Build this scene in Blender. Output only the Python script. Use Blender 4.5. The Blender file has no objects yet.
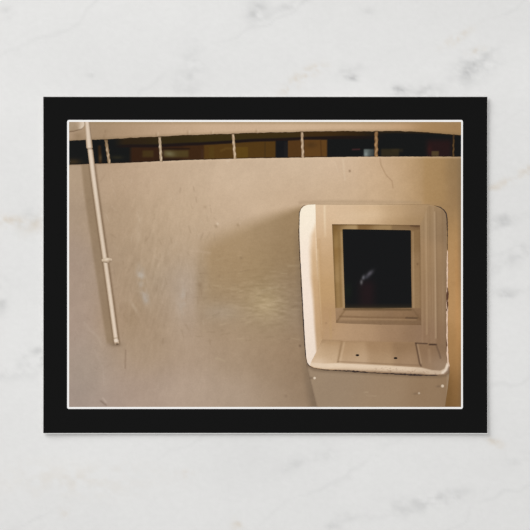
import bpy, math
import numpy as np
from mathutils import Vector
from mathutils.geometry import delaunay_2d_cdt

# ---------------------------------------------------------------- scale
# Coordinates of the printed picture are given on a 530-unit square, y down.
U = 0.142 / 444.0            # metres per unit (the card is 142 mm wide)
CX, CY = 265.2, 265.1        # centre of the card
T = 0.00050                  # card thickness
LAYER = 0.00001              # one film of ink
scene = bpy.context.scene
col = scene.collection
rng = np.random.RandomState(7)


def lift(x, y):
    """A real card bows very slightly: the rim stands a little off the stone."""
    u = np.abs((x - CX) / 222.0)
    v = np.abs((y - CY) / 168.0)
    return 0.00038 * (u ** 5 + v ** 5)  # bow added so the raised rim casts a wider soft shadow


def lin(c):
    c = np.clip(np.asarray(c, dtype=float) / 255.0, 0, 1)
    return np.where(c <= 0.04045, c / 12.92, ((c + 0.055) / 1.055) ** 2.4)


# ---------------------------------------------------------------- numpy painting helpers
def sstep(a, b, x):
    t = np.clip((x - a) / (b - a), 0, 1)
    return t * t * (3 - 2 * t)


def hashn(ix, iy, seed):
    h = (ix.astype(np.int64) * 374761393 + iy.astype(np.int64) * 668265263 + seed * 1442695041) & 0xffffffff
    h = ((h ^ (h >> 13)) * 1274126177) & 0xffffffff
    h = h ^ (h >> 16)
    return (h & 0xffff) / 65535.0


def vnoise(x, y, seed=0):
    ix, iy = np.floor(x), np.floor(y)
    fx, fy = x - ix, y - iy
    fx, fy = fx * fx * (3 - 2 * fx), fy * fy * (3 - 2 * fy)
    a, b = hashn(ix, iy, seed), hashn(ix + 1, iy, seed)
    c, d = hashn(ix, iy + 1, seed), hashn(ix + 1, iy + 1, seed)
    return (a * (1 - fx) + b * fx) * (1 - fy) + (c * (1 - fx) + d * fx) * fy - 0.5


def fbm(x, y, seed=0, n=4):
    r, a = 0, 1.0
    for k in range(n):
        r = r + a * vnoise(x * 2 ** k + 13.7 * k, y * 2 ** k - 7.3 * k, seed + k)
        a *= 0.5
    return r


def field(x, y, pts, sig=26.0):
    """Smooth colour field through control points (x, y, r, g, b)."""
    pts = np.asarray(pts, dtype=float)
    num = np.zeros((len(x), 3))
    den = np.zeros(len(x))
    for p in pts:
        w = np.exp(-((x - p[0]) ** 2 + (y - p[1]) ** 2) / (2 * sig * sig)) + 1e-9 / (1 + (x - p[0]) ** 2 + (y - p[1]) ** 2)
        num += w[:, None] * p[2:5]
        den += w
    return num / den[:, None]


def mix(c, to, a):
    a = np.clip(a, 0, 1)[:, None]
    return c * (1 - a) + np.asarray(to, dtype=float) * a


def blob(x, y, cx, cy, rx, ry, rot=0.0, p=2.0):
    ca, sa = math.cos(rot), math.sin(rot)
    dx, dy = x - cx, y - cy
    a = (dx * ca + dy * sa) / rx
    b = (-dx * sa + dy * ca) / ry
    return np.exp(-(a * a + b * b) ** (p / 2))


def box(x, y, x0, y0, x1, y1, s=1.0):
    return sstep(x0 - s / 2, x0 + s / 2, x) * (1 - sstep(x1 - s / 2, x1 + s / 2, x)) * \
        sstep(y0 - s / 2, y0 + s / 2, y) * (1 - sstep(y1 - s / 2, y1 + s / 2, y))


def dseg(x, y, pts):
    d = np.full(len(x), 1e9)
    for (x0, y0), (x1, y1) in zip(pts[:-1], pts[1:]):
        vx, vy = x1 - x0, y1 - y0
        t = np.clip(((x - x0) * vx + (y - y0) * vy) / (vx * vx + vy * vy + 1e-9), 0, 1)
        d = np.minimum(d, np.hypot(x - x0 - t * vx, y - y0 - t * vy))
    return d


def stroke(x, y, pts, w, soft=0.6):
    return 1 - sstep(w / 2 - soft / 2, w / 2 + soft, dseg(x, y, pts))


def inpoly(x, y, poly):
    r = np.zeros(len(x), dtype=bool)
    n = len(poly)
    for i in range(n):
        x0, y0 = poly[i]
        x1, y1 = poly[(i + 1) % n]
        if y0 == y1:
            continue
        c = ((y0 > y) != (y1 > y)) & (x < (x1 - x0) * (y - y0) / (y1 - y0) + x0)
        r ^= c
    return r


def softpoly(x, y, poly, s):
    """1 inside, 0 outside, with a soft edge s wide."""
    d = dseg(x, y, list(poly) + [poly[0]])
    d = np.where(inpoly(x, y, poly), d, -d)
    return sstep(-s / 2, s / 2, d)


def interp(x, pts):
    p = np.asarray(pts, dtype=float)
    return np.interp(x, p[:, 0], p[:, 1])


# ---------------------------------------------------------------- materials
def principled(name, rough, spec):
    m = bpy.data.materials.new(name)
    m.use_nodes = True
    b = m.node_tree.nodes['Principled BSDF']
    b.inputs['Roughness'].default_value = rough
    b.inputs['Specular IOR Level'].default_value = spec
    return m, m.node_tree.nodes, m.node_tree.links, b


def ink_material(name, grain):
    m, N, L, b = principled(name, 0.62, 0.04)
    at = N.new('ShaderNodeAttribute')
    at.attribute_name = 'ink'
    tc = N.new('ShaderNodeTexCoord')
    nz = N.new('ShaderNodeTexNoise')
    nz.inputs['Scale'].default_value = 2600
    nz.inputs['Detail'].default_value = 2
    L.new(tc.outputs['Object'], nz.inputs['Vector'])
    mr = N.new('ShaderNodeMapRange')
    mr.inputs['From Min'].default_value = 0.3
    mr.inputs['From Max'].default_value = 0.7
    mr.inputs['To Min'].default_value = 1 - grain
    mr.inputs['To Max'].default_value = 1 + grain
    L.new(nz.outputs['Fac'], mr.inputs['Value'])
    mul = N.new('ShaderNodeVectorMath')
    mul.operation = 'SCALE'
    L.new(at.outputs['Color'], mul.inputs[0])
    L.new(mr.outputs['Result'], mul.inputs['Scale'])
    L.new(mul.outputs['Vector'], b.inputs['Base Color'])
    return m


def plain_material(name, rgb, rough, spec, var=0.03):
    m, N, L, b = principled(name, rough, spec)
    tc = N.new('ShaderNodeTexCoord')
    nz = N.new('ShaderNodeTexNoise')
    nz.inputs['Scale'].default_value = 900
    L.new(tc.outputs['Object'], nz.inputs['Vector'])
    r = N.new('ShaderNodeValToRGB')
    c = lin(rgb)
    r.color_ramp.elements[0].color = (*(c * (1 - var)), 1)
    r.color_ramp.elements[1].color = (*np.clip(c * (1 + var), 0, 1), 1)
    L.new(nz.outputs['Fac'], r.inputs['Fac'])
    L.new(r.outputs['Color'], b.inputs['Base Color'])
    return m


INK = ink_material('printed_ink', 0.035)
BLACK = plain_material('black_ink', (21.3, 21.3, 21.2), 0.7, 0.02)
WHITE = plain_material('white_card', (248, 246, 244), 0.8, 0.04, 0.01)


# ---------------------------------------------------------------- mesh helpers
def to_world(x, y, layer):
    x = np.asarray(x, dtype=float)
    y = np.asarray(y, dtype=float)
    z = T + lift(x, y) + layer * LAYER
    return np.stack([(x - CX) * U, (CY - y) * U, z], 1)


def link_mesh(name, co, faces, mat, parent=None, colours=None, label=None):
    me = bpy.data.meshes.new(name)
    me.from_pydata(co.tolist(), [], faces)
    if colours is not None:
        at = me.color_attributes.new('ink', 'FLOAT_COLOR', 'POINT')
        rgba = np.ones((len(co), 4), dtype=np.float32)
        rgba[:, :3] = lin(colours)
        at.data.foreach_set('color', rgba.ravel())
    me.materials.append(mat)
    me.polygons.foreach_set('use_smooth', [True] * len(me.polygons))
    me.update()
    o = bpy.data.objects.new(name, me)
    col.objects.link(o)
    if parent:
        o.parent = parent
    if label:
        o['label'] = label
    return o


def resample(poly, step, closed=True):
    out = []
    n = len(poly)
    for i in range(n if closed else n - 1):
        x0, y0 = poly[i]
        x1, y1 = poly[(i + 1) % n]
        k = max(1, int(math.ceil(math.hypot(x1 - x0, y1 - y0) / step)))
        for j in range(k):
            out.append((x0 + (x1 - x0) * j / k, y0 + (y1 - y0) * j / k))
    if not closed:
        out.append(poly[-1])
    return out


def film(name, poly, paint, layer, parent, step=1.0, mat=None, label=None):
    """One printed shape: a thin film bounded by poly, painted by paint(x, y)."""
    b = resample(poly, step)
    xs = [p[0] for p in b]
    ys = [p[1] for p in b]
    gx, gy = np.meshgrid(np.arange(min(xs), max(xs), step), np.arange(min(ys), max(ys), step))
    gx, gy = gx.ravel(), gy.ravel()
    k = inpoly(gx, gy, b)
    gx, gy = gx[k], gy[k]
    if len(gx):
        k = dseg(gx, gy, b + [b[0]]) > 0.35 * step
        gx, gy = gx[k], gy[k]
    vin = [Vector(p) for p in b] + [Vector((p, q)) for p, q in zip(gx, gy)]
    n = len(b)
    edges = [(i, (i + 1) % n) for i in range(n)]
    v, e, f, _, _, _ = delaunay_2d_cdt(vin, edges, [], 1, 1e-5)
    x = np.array([p.x for p in v])
    y = np.array([p.y for p in v])
    faces = [tuple(reversed(q)) if area(x, y, q) > 0 else tuple(q) for q in f]
    return link_mesh(name, to_world(x, y, layer), faces, mat or INK, parent,
                     paint(x, y) if paint else None, label)


def area(x, y, q):
    a, b_, c = q[0], q[1], q[2]
    return (x[b_] - x[a]) * (y[c] - y[a]) - (x[c] - x[a]) * (y[b_] - y[a])


def rect_film(name, x0, y0, x1, y1, step, layer, parent, paint=None, mat=None, label=None):
    nx, ny = int((x1 - x0) / step) + 1, int((y1 - y0) / step) + 1
    gx, gy = np.meshgrid(np.linspace(x0, x1, nx), np.linspace(y0, y1, ny))
    gx, gy = gx.ravel(), gy.ravel()
    i = np.arange((ny - 1) * (nx - 1))
    r, c = i // (nx - 1), i % (nx - 1)
    a = r * nx + c
    faces = np.stack([a, a + nx, a + nx + 1, a + 1], 1).tolist()
    return link_mesh(name, to_world(gx, gy, layer), faces, mat or INK, parent,
                     paint(gx, gy) if paint else None, label)


def rounded(x0, y0, x1, y1, r, n=6):
    out = []
    for cx, cy, a0 in ((x1 - r, y0 + r, -90), (x1 - r, y1 - r, 0), (x0 + r, y1 - r, 90), (x0 + r, y0 + r, 180)):
        for k in range(n + 1):
            a = math.radians(a0 + 90 * k / n)
            out.append((cx + r * math.cos(a), cy + r * math.sin(a)))
    return out


# ================================================================ THE STONE
def paint_marble(x, y):
    c = np.zeros((len(x), 3)) + (229.5, 229, 227.5)
    big = fbm(x / 120, y / 90, 3, 4)
    c = c + big[:, None] * 5.0
    # warped vein family running up to the right
    wx = x + 26 * fbm(x / 60, y / 60, 21, 4)
    wy = y + 26 * fbm(x / 60, y / 60, 31, 4)
    t = (wx * 0.50 + wy * 0.86) / 105.0
    ridge = np.abs((t % 1.0) - 0.5)
    dens = sstep(0.05, 0.45, fbm(x / 85, y / 85, 41, 3) + 0.15)
    v = (1 - sstep(0.0, 0.03, ridge)) * dens
    c = mix(c, (196, 196, 195), v * 0.16)
    # clouds and veins
    n1 = 0.5 + fbm(x / 9, y / 7, 5, 4)
    n2 = 0.5 + fbm(x / 5, y / 4, 9, 3)

    def cloud(cx, cy, rx, ry, rot, a, rgb, n=n1):
        nonlocal c
        c = mix(c, rgb, blob(x, y, cx, cy, rx * 1.12, ry * 1.15, rot) * a * 0.66 * np.clip(n * 2.2 - 0.35, 0, 1.8))
    G, G2, OC = (198, 198, 197), (172, 172, 172), (214, 202, 186)
    cloud(476, 65, 22, 11, -0.6, 0.75, G)
    cloud(470, 72, 9, 5, -0.5, 0.55, G2, n2)
    cloud(400, 90, 9, 3.5, 0.1, 0.65, G2, n2)
    cloud(424, 90, 12, 4, -0.2, 0.6, G, n2)
    cloud(420, 93, 20, 6, 0.0, 0.6, G)
    cloud(352, 77, 8, 3, 0.15, 0.8, G, n2)
    cloud(354, 79, 4, 1.2, 0.3, 0.6, G2)
    cloud(346, 70, 16, 6, -0.3, 0.35, G)
    cloud(457, 38, 14, 3.2, -0.55, 0.5, OC, n2)
    cloud(477, 50, 7, 2.5, -0.2, 0.75, OC, n2)
    cloud(303, 76, 14, 5, -0.55, 0.55, OC, n2)
    cloud(288, 90, 7, 2.5, -0.4, 0.6, OC, n2)
    cloud(318, 68, 8, 3, -0.2, 0.4, OC, n2)
    cloud(256, 10, 8, 10, 0.6, 0.75, G)
    cloud(262, 18, 5, 3, 0.2, 0.4, G2, n2)
    cloud(290, 5, 20, 4, -0.4, 0.5, G)
    cloud(192, 68, 9, 26, 0.1, 0.45, G)
    cloud(178, 82, 5, 12, 0.3, 0.3, G)
    cloud(93, 75, 5, 3, 0, 0.35, G)
    cloud(6, 12, 5, 5, 0, 0.5, G)
    cloud(368, 11, 9, 3, 0, 0.3, G)
    # left of the card
    cloud(14, 222, 20, 5, 0.12, 0.6, OC, n2)
    cloud(30, 218, 16, 9, -0.4, 0.35, G)
    cloud(35, 225, 12, 6, -0.6, 0.35, OC)
    cloud(2, 298, 5, 12, 0.1, 0.7, G)
    cloud(36, 357, 9, 8, -0.3, 0.85, G)
    cloud(14, 372, 30, 9, -0.25, 0.35, G)
    cloud(42, 345, 5, 10, 0, 0.4, G)
    # right of the card
    cloud(505, 183, 26, 3.2, -0.42, 0.55, OC, n2)
    cloud(526, 170, 8, 3, -0.4, 0.45, OC, n2)
    cloud(502, 223, 11, 6, -0.3, 0.65, G)
    cloud(515, 216, 24, 5, -0.3, 0.35, G)
    cloud(524, 251, 6, 7, -0.5, 0.7, G)
    cloud(508, 262, 20, 6, -0.5, 0.35, G)
    cloud(506, 295, 6, 4, 0.2, 0.4, G2, n2)
    cloud(512, 292, 18, 4, 0, 0.35, G)
    cloud(495, 442, 9, 3.5, 0.5, 0.55, OC, n2)
    cloud(519, 460, 11, 4, -0.4, 0.5, G)
    # below the card
    cloud(438, 500, 26, 6, -0.25, 0.62, G)
    cloud(450, 498, 9, 4, -0.2, 0.5, G, n2)
    cloud(400, 508, 34, 8, -0.2, 0.3, G)
    cloud(345, 519, 10, 5, -0.3, 0.4, G)
    cloud(332, 527, 9, 4, -0.3, 0.4, G)
    cloud(300, 462, 26, 5, -0.5, 0.32, G)
    cloud(331, 455, 8, 5, 0, 0.35, G)
    cloud(185, 474, 6, 3, 0, 0.45, OC, n2)
    cloud(238, 525, 5, 6, 0, 0.45, OC, n2)
    cloud(64, 513, 4, 4, 0, 0.35, OC, n2)
    cloud(75, 480, 60, 14, 0, 0.2, OC)
    # fine crystal tooth
    c = c + vnoise(x / 2.2, y / 2.2, 77)[:, None] * 2.6 + vnoise(x / 5, y / 3, 78)[:, None] * 2.2
    return c


def build_marble():
    m, N, L, b = principled('white_marble', 0.55, 0.12)
    at = N.new('ShaderNodeAttribute')
    at.attribute_name = 'ink'
    tc = N.new('ShaderNodeTexCoord')
    nz = N.new('ShaderNodeTexNoise')
    nz.inputs['Scale'].default_value = 700
    nz.inputs['Detail'].default_value = 4
    L.new(tc.outputs['Object'], nz.inputs['Vector'])
    bp = N.new('ShaderNodeBump')
    bp.inputs['Strength'].default_value = 0.06
    bp.inputs['Distance'].default_value = 0.0004
    L.new(nz.outputs['Fac'], bp.inputs['Height'])
    L.new(bp.outputs['Normal'], b.inputs['Normal'])
    L.new(at.outputs['Color'], b.inputs['Base Color'])
    # slab: dense top, 20 mm deep, bevelled rim
    x0, x1, y0, y1 = -240.0, 770.0, -220.0, 750.0
    st = 2.0
    nx, ny = int((x1 - x0) / st) + 1, int((y1 - y0) / st) + 1
    gx, gy = np.meshgrid(np.linspace(x0, x1, nx), np.linspace(y0, y1, ny))
    gx, gy = gx.ravel(), gy.ravel()
    i = np.arange((ny - 1) * (nx - 1))
    r, c = i // (nx - 1), i % (nx - 1)
    a = r * nx + c
    faces = np.stack([a, a + nx, a + nx + 1, a + 1], 1).tolist()
    co = np.stack([(gx - CX) * U, (CY - gy) * U, np.zeros(len(gx))], 1)
    ring = [k for k in range(nx)] + [k * nx + nx - 1 for k in range(1, ny)] + \
           [(ny - 1) * nx + k for k in range(nx - 2, -1, -1)] + [k * nx for k in range(ny - 2, 0, -1)]
    rc = co[ring]
    cols = paint_marble(gx, gy)
    allco, allcol = [co], [cols]
    base = len(co)
    prev = ring
    for off, z in ((0.0015, -0.0006), (0.002, -0.002), (0.002, -0.02)):
        q = rc.copy()
        s = np.sign(q[:, :2])
        q[:, 0] += np.where(np.abs(np.abs(rc[:, 0]) - np.abs(rc[:, 0]).max()) < 0.01, s[:, 0] * off, 0)
        q[:, 1] += np.where(np.abs(np.abs(rc[:, 1]) - np.abs(rc[:, 1]).max()) < 0.01, s[:, 1] * off, 0)
        q[:, 2] = z
        allco.append(q)
        allcol.append(cols[ring])
        new = list(range(base, base + len(ring)))
        n = len(ring)
        for k in range(n):
            faces.append([prev[k], prev[(k + 1) % n], new[(k + 1) % n], new[k]])
        prev = new
        base += n
    faces.append(list(reversed(prev)))
    o = link_mesh('marble_tabletop', np.concatenate(allco), faces, m, None, np.concatenate(allcol))
    o['label'] = 'pale grey-white marble tabletop with faint grey and ochre veins under the postcard'
    o['category'] = 'tabletop'
    return o


build_marble()

# ================================================================ THE CARD
card = bpy.data.objects.new('postcard', None)
card.empty_display_size = 0.02
col.objects.link(card)
card['label'] = 'black-bordered landscape postcard with a printed photo of a beige wall, lying on white marble'
card['category'] = 'postcard'

X0, Y0, X1, Y1 = 43.1, 96.9, 487.3, 433.5


def build_stock():
    st = 4.0
    nx, ny = int((X1 - X0) / st) + 1, int((Y1 - Y0) / st) + 1
    gx, gy = np.meshgrid(np.linspace(X0, X1, nx), np.linspace(Y0, Y1, ny))
    gx, gy = gx.ravel(), gy.ravel()
    top = to_world(gx, gy, 0)
    bot = top.copy()
    bot[:, 2] -= T
    i = np.arange((ny - 1) * (nx - 1))
    r, c = i // (nx - 1), i % (nx - 1)
    a = r * nx + c
    faces = np.stack([a, a + nx, a + nx + 1, a + 1], 1).tolist()
    n = nx * ny
    faces += np.stack([a + 1 + n, a + nx + 1 + n, a + nx + n, a + n], 1).tolist()
    ring = [k for k in range(nx)] + [k * nx + nx - 1 for k in range(1, ny)] + \
           [(ny - 1) * nx + k for k in range(nx - 2, -1, -1)] + [k * nx for k in range(ny - 2, 0, -1)]
    m = len(ring)
    for k in range(m):
        p, q = ring[k], ring[(k + 1) % m]
        faces.append([p, q, q + n, p + n])
    o = link_mesh('card_stock', np.concatenate([top, bot]), faces, WHITE, card, None, 'white paper edge of the card')
    o.data.polygons.foreach_set('use_smooth', [False] * len(o.data.polygons))
    return o


build_stock()
rect_film('border', X0 + 0.4, Y0 + 0.1, X1 - 0.2, Y1 - 0.5, 4.0, 1, card, None, BLACK, 'wide matte black border')
film('keyline', rounded(67.25, 120.05, 462.75, 408.85, 1.9), None, 2, card, 4.0, WHITE,
     'thin white keyline round the printed photo')

# ================================================================ THE PRINTED PHOTO
BT = [(60, 141.4), (69, 141), (78, 140.3), (85, 140), (99, 139.7), (110, 138.9), (120, 138.6), (130, 137.8), (155, 136.7), (180, 135.4),
      (190, 134.9), (230, 133.7), (250, 132.8), (280, 132.3), (310, 131.5), (340, 131.0), (370, 131.3), (400, 131.0), (420, 131.8),
      (440, 133.4), (461, 135.1)]
BB = [(60, 165), (69, 164.8), (85, 164.2), (100, 163.6), (130, 162.7), (155, 161.5), (190, 160.0), (220, 159.2), (250, 158.3), (280, 157.9),
      (310, 157.4), (340, 157.0), (370, 156.7), (420, 156.6), (461, 156.7)]

WALL = [
    (72, 172, 178, 155, 130), (72, 215, 172, 150, 128), (72, 260, 168, 147, 130), (72, 320, 164, 147, 134), (74, 365, 160, 144, 132),
    (72, 402, 154, 139, 130), (100, 370, 166, 149, 135), (100, 402, 161, 145, 134), (82, 290, 168, 149, 133),
    (112, 180, 184, 158, 131), (112, 225, 178, 153, 126), (118, 270, 172, 148, 122), (122, 310, 168, 146, 122), (128, 350, 164, 145, 124),
    (132, 390, 168, 151, 137),
    (150, 175, 193, 167, 140), (150, 215, 189, 164, 136), (150, 250, 181, 157, 130), (152, 290, 170, 150, 126), (150, 325, 164, 144, 120),
    (150, 350, 163, 144, 122), (165, 390, 171, 154, 139),
    (190, 170, 201, 176, 149), (190, 210, 197, 172, 144), (185, 250, 184, 160, 133), (180, 290, 176, 157, 137), (180, 325, 171, 153, 133),
    (190, 350, 169, 150, 130), (195, 390, 173, 156, 139),
    (230, 170, 206, 181, 154), (230, 205, 204, 178, 150), (215, 230, 193, 168, 140), (222, 290, 176, 156, 132), (225, 325, 168, 148, 124),
    (235, 355, 166, 147, 125), (235, 395, 170, 153, 135),
    (270, 170, 208, 183, 156), (270, 195, 206, 180, 151), (262, 330, 162, 141, 114), (265, 360, 158, 138, 115), (272, 398, 164, 146, 126),
    (300, 170, 210, 185, 157), (292, 198, 203, 175, 145), (292, 350, 150, 129, 105), (296, 380, 146, 126, 103), (298, 404, 146, 127, 106),
    (340, 170, 212, 185, 157), (340, 195, 207, 179, 147), (375, 168, 208, 178, 145), (380, 195, 202, 172, 138),
    (405, 168, 196, 164, 128), (405, 195, 196, 165, 128), (430, 168, 174, 140, 96), (430, 196, 176, 141, 98),
    (445, 165, 160, 129, 88), (445, 196, 166, 132, 90), (459, 165, 132, 107, 76), (459, 195, 138, 111, 80),
    (453, 230, 176, 138, 92), (453, 270, 184, 143, 96), (453, 310, 184, 142, 94), (453, 350, 170, 129, 82), (453, 385, 150, 111, 68),
    (450, 403, 124, 92, 54),
]
PIPE_L = [(122, 84.7), (149, 86.6), (149.5, 87.6), (170, 90.1), (190, 92.8), (225, 97.7), (260, 102.8), (300, 108.4), (343, 114.2)]
PIPE_R = [(122, 89.8), (149, 92.9), (149.5, 93.0), (170, 95.4), (190, 98.0), (225, 102.8), (260, 107.8), (300, 113.3), (343, 119.0)]


def wall_noise(x, y, c, a=1.0):
    n = 2.2 * fbm(x / 22, y / 26, 11, 4) * 2 + 2.6 * vnoise(x / 1.6, y / 1.9, 12) + 2.2 * vnoise(x / 3.4, y / 3.0, 13)
    return c + a * n[:, None] * (1.0, 0.98, 0.95)


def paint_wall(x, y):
    c = field(x, y, WALL, 17.0)
    c = c + (3.2 * fbm((x + y * 0.3) / 9, y / 11, 401, 3))[:, None] * (1, 0.95, 0.85)
    lw = sstep(250, 335, y) * (1 - sstep(430, 440, x))
    c = c + lw[:, None] * (6.5, 1.8, -1.0)
    c = c + (blob(x, y, 82, 378, 30, 45) * 1.0)[:, None] * (2.5, 6, 6.5)
    # right-hand step in tone
    c = mix(c, (172, 138, 94), 0.75 * sstep(421, 426, x) * (1 - sstep(440, 452, x)) * (1 - sstep(200, 206, y)))
    c = mix(c, (132, 108, 80), 0.55 * sstep(455.5, 460.5, x) * (1 - sstep(250, 340, y)))
    c = mix(c, (120, 96, 70), 0.35 * sstep(456.5, 461, x) * sstep(330, 400, y))
    c = mix(c, (196, 144, 90), 0.45 * blob(x, y, 457.5, 300, 2.2, 60))
    # the box's big soft shadow on the wall, painted into the print
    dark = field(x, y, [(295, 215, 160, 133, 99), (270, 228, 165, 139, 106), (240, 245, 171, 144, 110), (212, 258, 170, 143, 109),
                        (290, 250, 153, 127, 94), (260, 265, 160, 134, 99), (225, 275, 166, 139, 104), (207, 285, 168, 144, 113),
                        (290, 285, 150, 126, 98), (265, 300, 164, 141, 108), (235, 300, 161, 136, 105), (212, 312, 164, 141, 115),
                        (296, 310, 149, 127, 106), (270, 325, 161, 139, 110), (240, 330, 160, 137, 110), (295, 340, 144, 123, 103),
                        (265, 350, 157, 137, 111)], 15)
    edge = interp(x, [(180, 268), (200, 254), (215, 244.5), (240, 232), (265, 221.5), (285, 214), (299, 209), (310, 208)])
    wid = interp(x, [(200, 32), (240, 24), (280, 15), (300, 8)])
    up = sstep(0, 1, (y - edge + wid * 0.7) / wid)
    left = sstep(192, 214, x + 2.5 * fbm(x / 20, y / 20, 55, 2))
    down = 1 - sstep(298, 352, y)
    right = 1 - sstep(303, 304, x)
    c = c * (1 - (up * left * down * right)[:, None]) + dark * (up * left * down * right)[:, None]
    # pale haze on the shade's left side
    c = mix(c, (188, 170, 154), 0.35 * blob(x, y, 184, 292, 12, 30) * (1 - 0.3 * left))
    c = mix(c, (180, 164, 146), 0.40 * blob(x, y, 222, 312, 20, 9))
    # darker column right of the pale patches
    c = mix(c, (150, 125, 94), 0.35 * blob(x, y, 200, 283, 4.5, 32))
    c = mix(c, (150, 126, 98), 0.25 * blob(x, y, 133, 318, 8, 24, 0.2))
    # sheen: short horizontal ripples in glossy paint
    rp = vnoise((x + 0.35 * y) / 7.0, y / 1.7, 61) + 0.6 * vnoise((x + 0.3 * y) / 3.5, y / 1.1, 62)
    sh = blob(x, y, 268, 303, 30, 20, 0.25)
    c = mix(c, (190, 168, 130), sh * 0.30)
    c = mix(c, (196, 174, 136), 0.35 * blob(x, y, 266, 303, 12, 14))
    c = c + (rp * (sh * 19 + 6 * blob(x, y, 282, 290, 50, 50) + 4 * blob(x, y, 210, 290, 35, 40)))[:, None]
    c = mix(c, (186, 166, 134), 0.35 * stroke(x, y, [(288, 266), (299, 265.6)], 0.8, 1.4))
    c = mix(c, (186, 166, 134), 0.4 * stroke(x, y, [(262, 290), (278, 287.5)], 0.8, 1.0))
    c = mix(c, (190, 170, 140), 0.4 * stroke(x, y, [(216, 358), (225, 361)], 1.2, 1.4))
    # vertical brushing on the left half
    br = vnoise((x + 0.25 * y) / 2.0, y / 10.0, 65) + vnoise((x + 0.1 * y) / 1.4, y / 5.0, 66)
    c = c + (br * (5.5 * blob(x, y, 150, 275, 48, 70) + 1.6 * (1 - sstep(200, 260, x))))[:, None]
    # rubbed pale spots
    k = np.clip(0.7 + 1.5 * fbm(x / 4, y / 5, 71, 3), 0, 1.4)
    c = mix(c, (190, 180, 168), 0.62 * k * blob(x, y, 141, 277, 4.0, 10, -0.12))
    c = mix(c, (184, 176, 168), 0.48 * k * blob(x, y, 145.5, 297, 3.6, 9, -0.25))
    c = mix(c, (188, 177, 164), 0.48 * k * blob(x, y, 182, 302, 4.2, 13, 0.0))
    c = mix(c, (204, 182, 156), 0.45 * k * blob(x, y, 139, 226, 3.0, 14, 0.05))
    c = mix(c, (206, 184, 158), 0.35 * k * blob(x, y, 160, 261, 2.0, 9, 0.3))
    c = mix(c, (200, 182, 160), 0.30 * k * blob(x, y, 134, 307, 1.6, 9, -0.5))
    c = mix(c, (196, 172, 146), 0.35 * stroke(x, y, [(190, 250), (210, 253)], 1.0, 2))
    # short brush scratches
    r = np.random.RandomState(11)
    for q in range(90):
        sx, sy = r.uniform(100, 215), r.uniform(175, 345)
        if sx < float(interp(np.array([sy]), PIPE_R)[0]) + 3:
            continue
        ln, an = r.uniform(3, 9), r.normal(1.45, 0.45)
        hi_ = r.rand() < 0.55
        c = mix(c, (206, 188, 164) if hi_ else (138, 114, 90), r.uniform(0.12, 0.30) *
                stroke(x, y, [(sx, sy), (sx + ln * math.cos(an), sy + ln * math.sin(an))], 0.5, 0.9))
    for q in range(60):
        sx, sy = r.uniform(195, 298), r.uniform(255, 345)
        ln, an = r.uniform(3, 9), r.normal(-0.12, 0.15)
        hi_ = r.rand() < 0.5
        c = mix(c, (200, 180, 146) if hi_ else (132, 110, 84), r.uniform(0.12, 0.32) *
                stroke(x, y, [(sx, sy), (sx + ln * math.cos(an), sy + ln * math.sin(an))], 0.4, 0.8))
    for q in range(30):
        sx, sy = r.uniform(70, 110), r.uniform(170, 400)
        an = r.uniform(0, 3)
        c = mix(c, (194, 174, 154) if q % 2 else (136, 116, 98), r.uniform(0.10, 0.22) *
                stroke(x, y, [(sx, sy), (sx + 4 * math.cos(an), sy + 4 * math.sin(an))], 0.5, 1.0))
    # dabs and pits
    for px, py, r, a, rgb in ((217.5, 224, 1.2, 0.65, (232, 214, 190)), (216, 226, 1.6, 0.45, (150, 126, 98)), (238, 225, 1.5, 0.5, (150, 124, 94)),
                              (240, 223.5, 1.0, 0.4, (215, 192, 164)), (205, 207, 1.6, 0.35, (165, 138, 110)), (241, 258, 1.5, 0.4, (132, 108, 80)),
                              (219.5, 276, 1.5, 0.3, (140, 114, 86)), (200, 285, 2.2, 0.45, (138, 114, 88)), (300, 345.8, 1.1, 0.7, (96, 72, 56)),
                              (286, 396, 1.5, 0.3, (120, 98, 78)), (349.7, 171, 1.0, 0.75, (120, 92, 68)), (372, 200.5, 1.0, 0.3, (170, 140, 110)),
                              (222, 330, 1.4, 0.25, (140, 118, 94)), (241, 392, 1.6, 0.2, (150, 128, 108))):
        c = mix(c, rgb, a * blob(x, y, px, py, r, r * 1.1))
    # hairlines
    c = mix(c, (122, 98, 80), 0.5 * stroke(x, y, [(125.7, 350), (125.2, 368)], 0.6, 0.8))
    c = mix(c, (186, 168, 152), 0.25 * stroke(x, y, [(95, 350), (98, 358), (103, 368), (104, 384)], 1.0, 1.4))
    c = mix(c, (112, 92, 78), 0.45 * stroke(x, y, [(101, 401), (106, 405)], 1.0, 1.2))
    c = mix(c, (200, 182, 166), 0.5 * stroke(x, y, [(103, 398), (106, 402)], 0.9, 1.0))
    c = mix(c, (188, 170, 152), 0.3 * stroke(x, y, [(84, 322), (90, 330), (99, 338), (101, 344)], 1.0, 2.4))
    c = mix(c, (160, 128, 96), 0.55 * stroke(x, y, [(380, 158), (381, 165), (386, 175), (392, 181), (393, 188)], 0.6, 0.8))
    c = mix(c, (226, 204, 176), 0.4 * stroke(x, y, [(343, 160), (345, 180)], 0.8, 1.2))
    c = mix(c, (224, 200, 172), 0.3 * stroke(x, y, [(335, 163), (338, 172)], 0.8, 1.2))
    c = mix(c, (224, 206, 184), 0.55 * blob(x, y, 228, 160.8, 1.8, 1.0))
    c = mix(c, (160, 136, 108), 0.35 * stroke(x, y, [(300, 202.6), (330, 201.5), (420, 202.4)], 1.6, 2.4))
    # a bright sliver of edge on top of the parapet
    eb = interp(x, BB)
    c = mix(c, (224, 198, 168), 0.35 * (1 - sstep(0.6, 2.6, y - eb)) * sstep(120, 180, x))
    c = mix(c, (140, 114, 86), 0.35 * (1 - sstep(0.4, 1.6, y - eb)) * (1 - sstep(90, 140, x)))
    # the pipe's shade on the plaster
    pl = interp(y, PIPE_L)
    on = sstep(150, 168, y) * (1 - sstep(341, 346, y))
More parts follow.
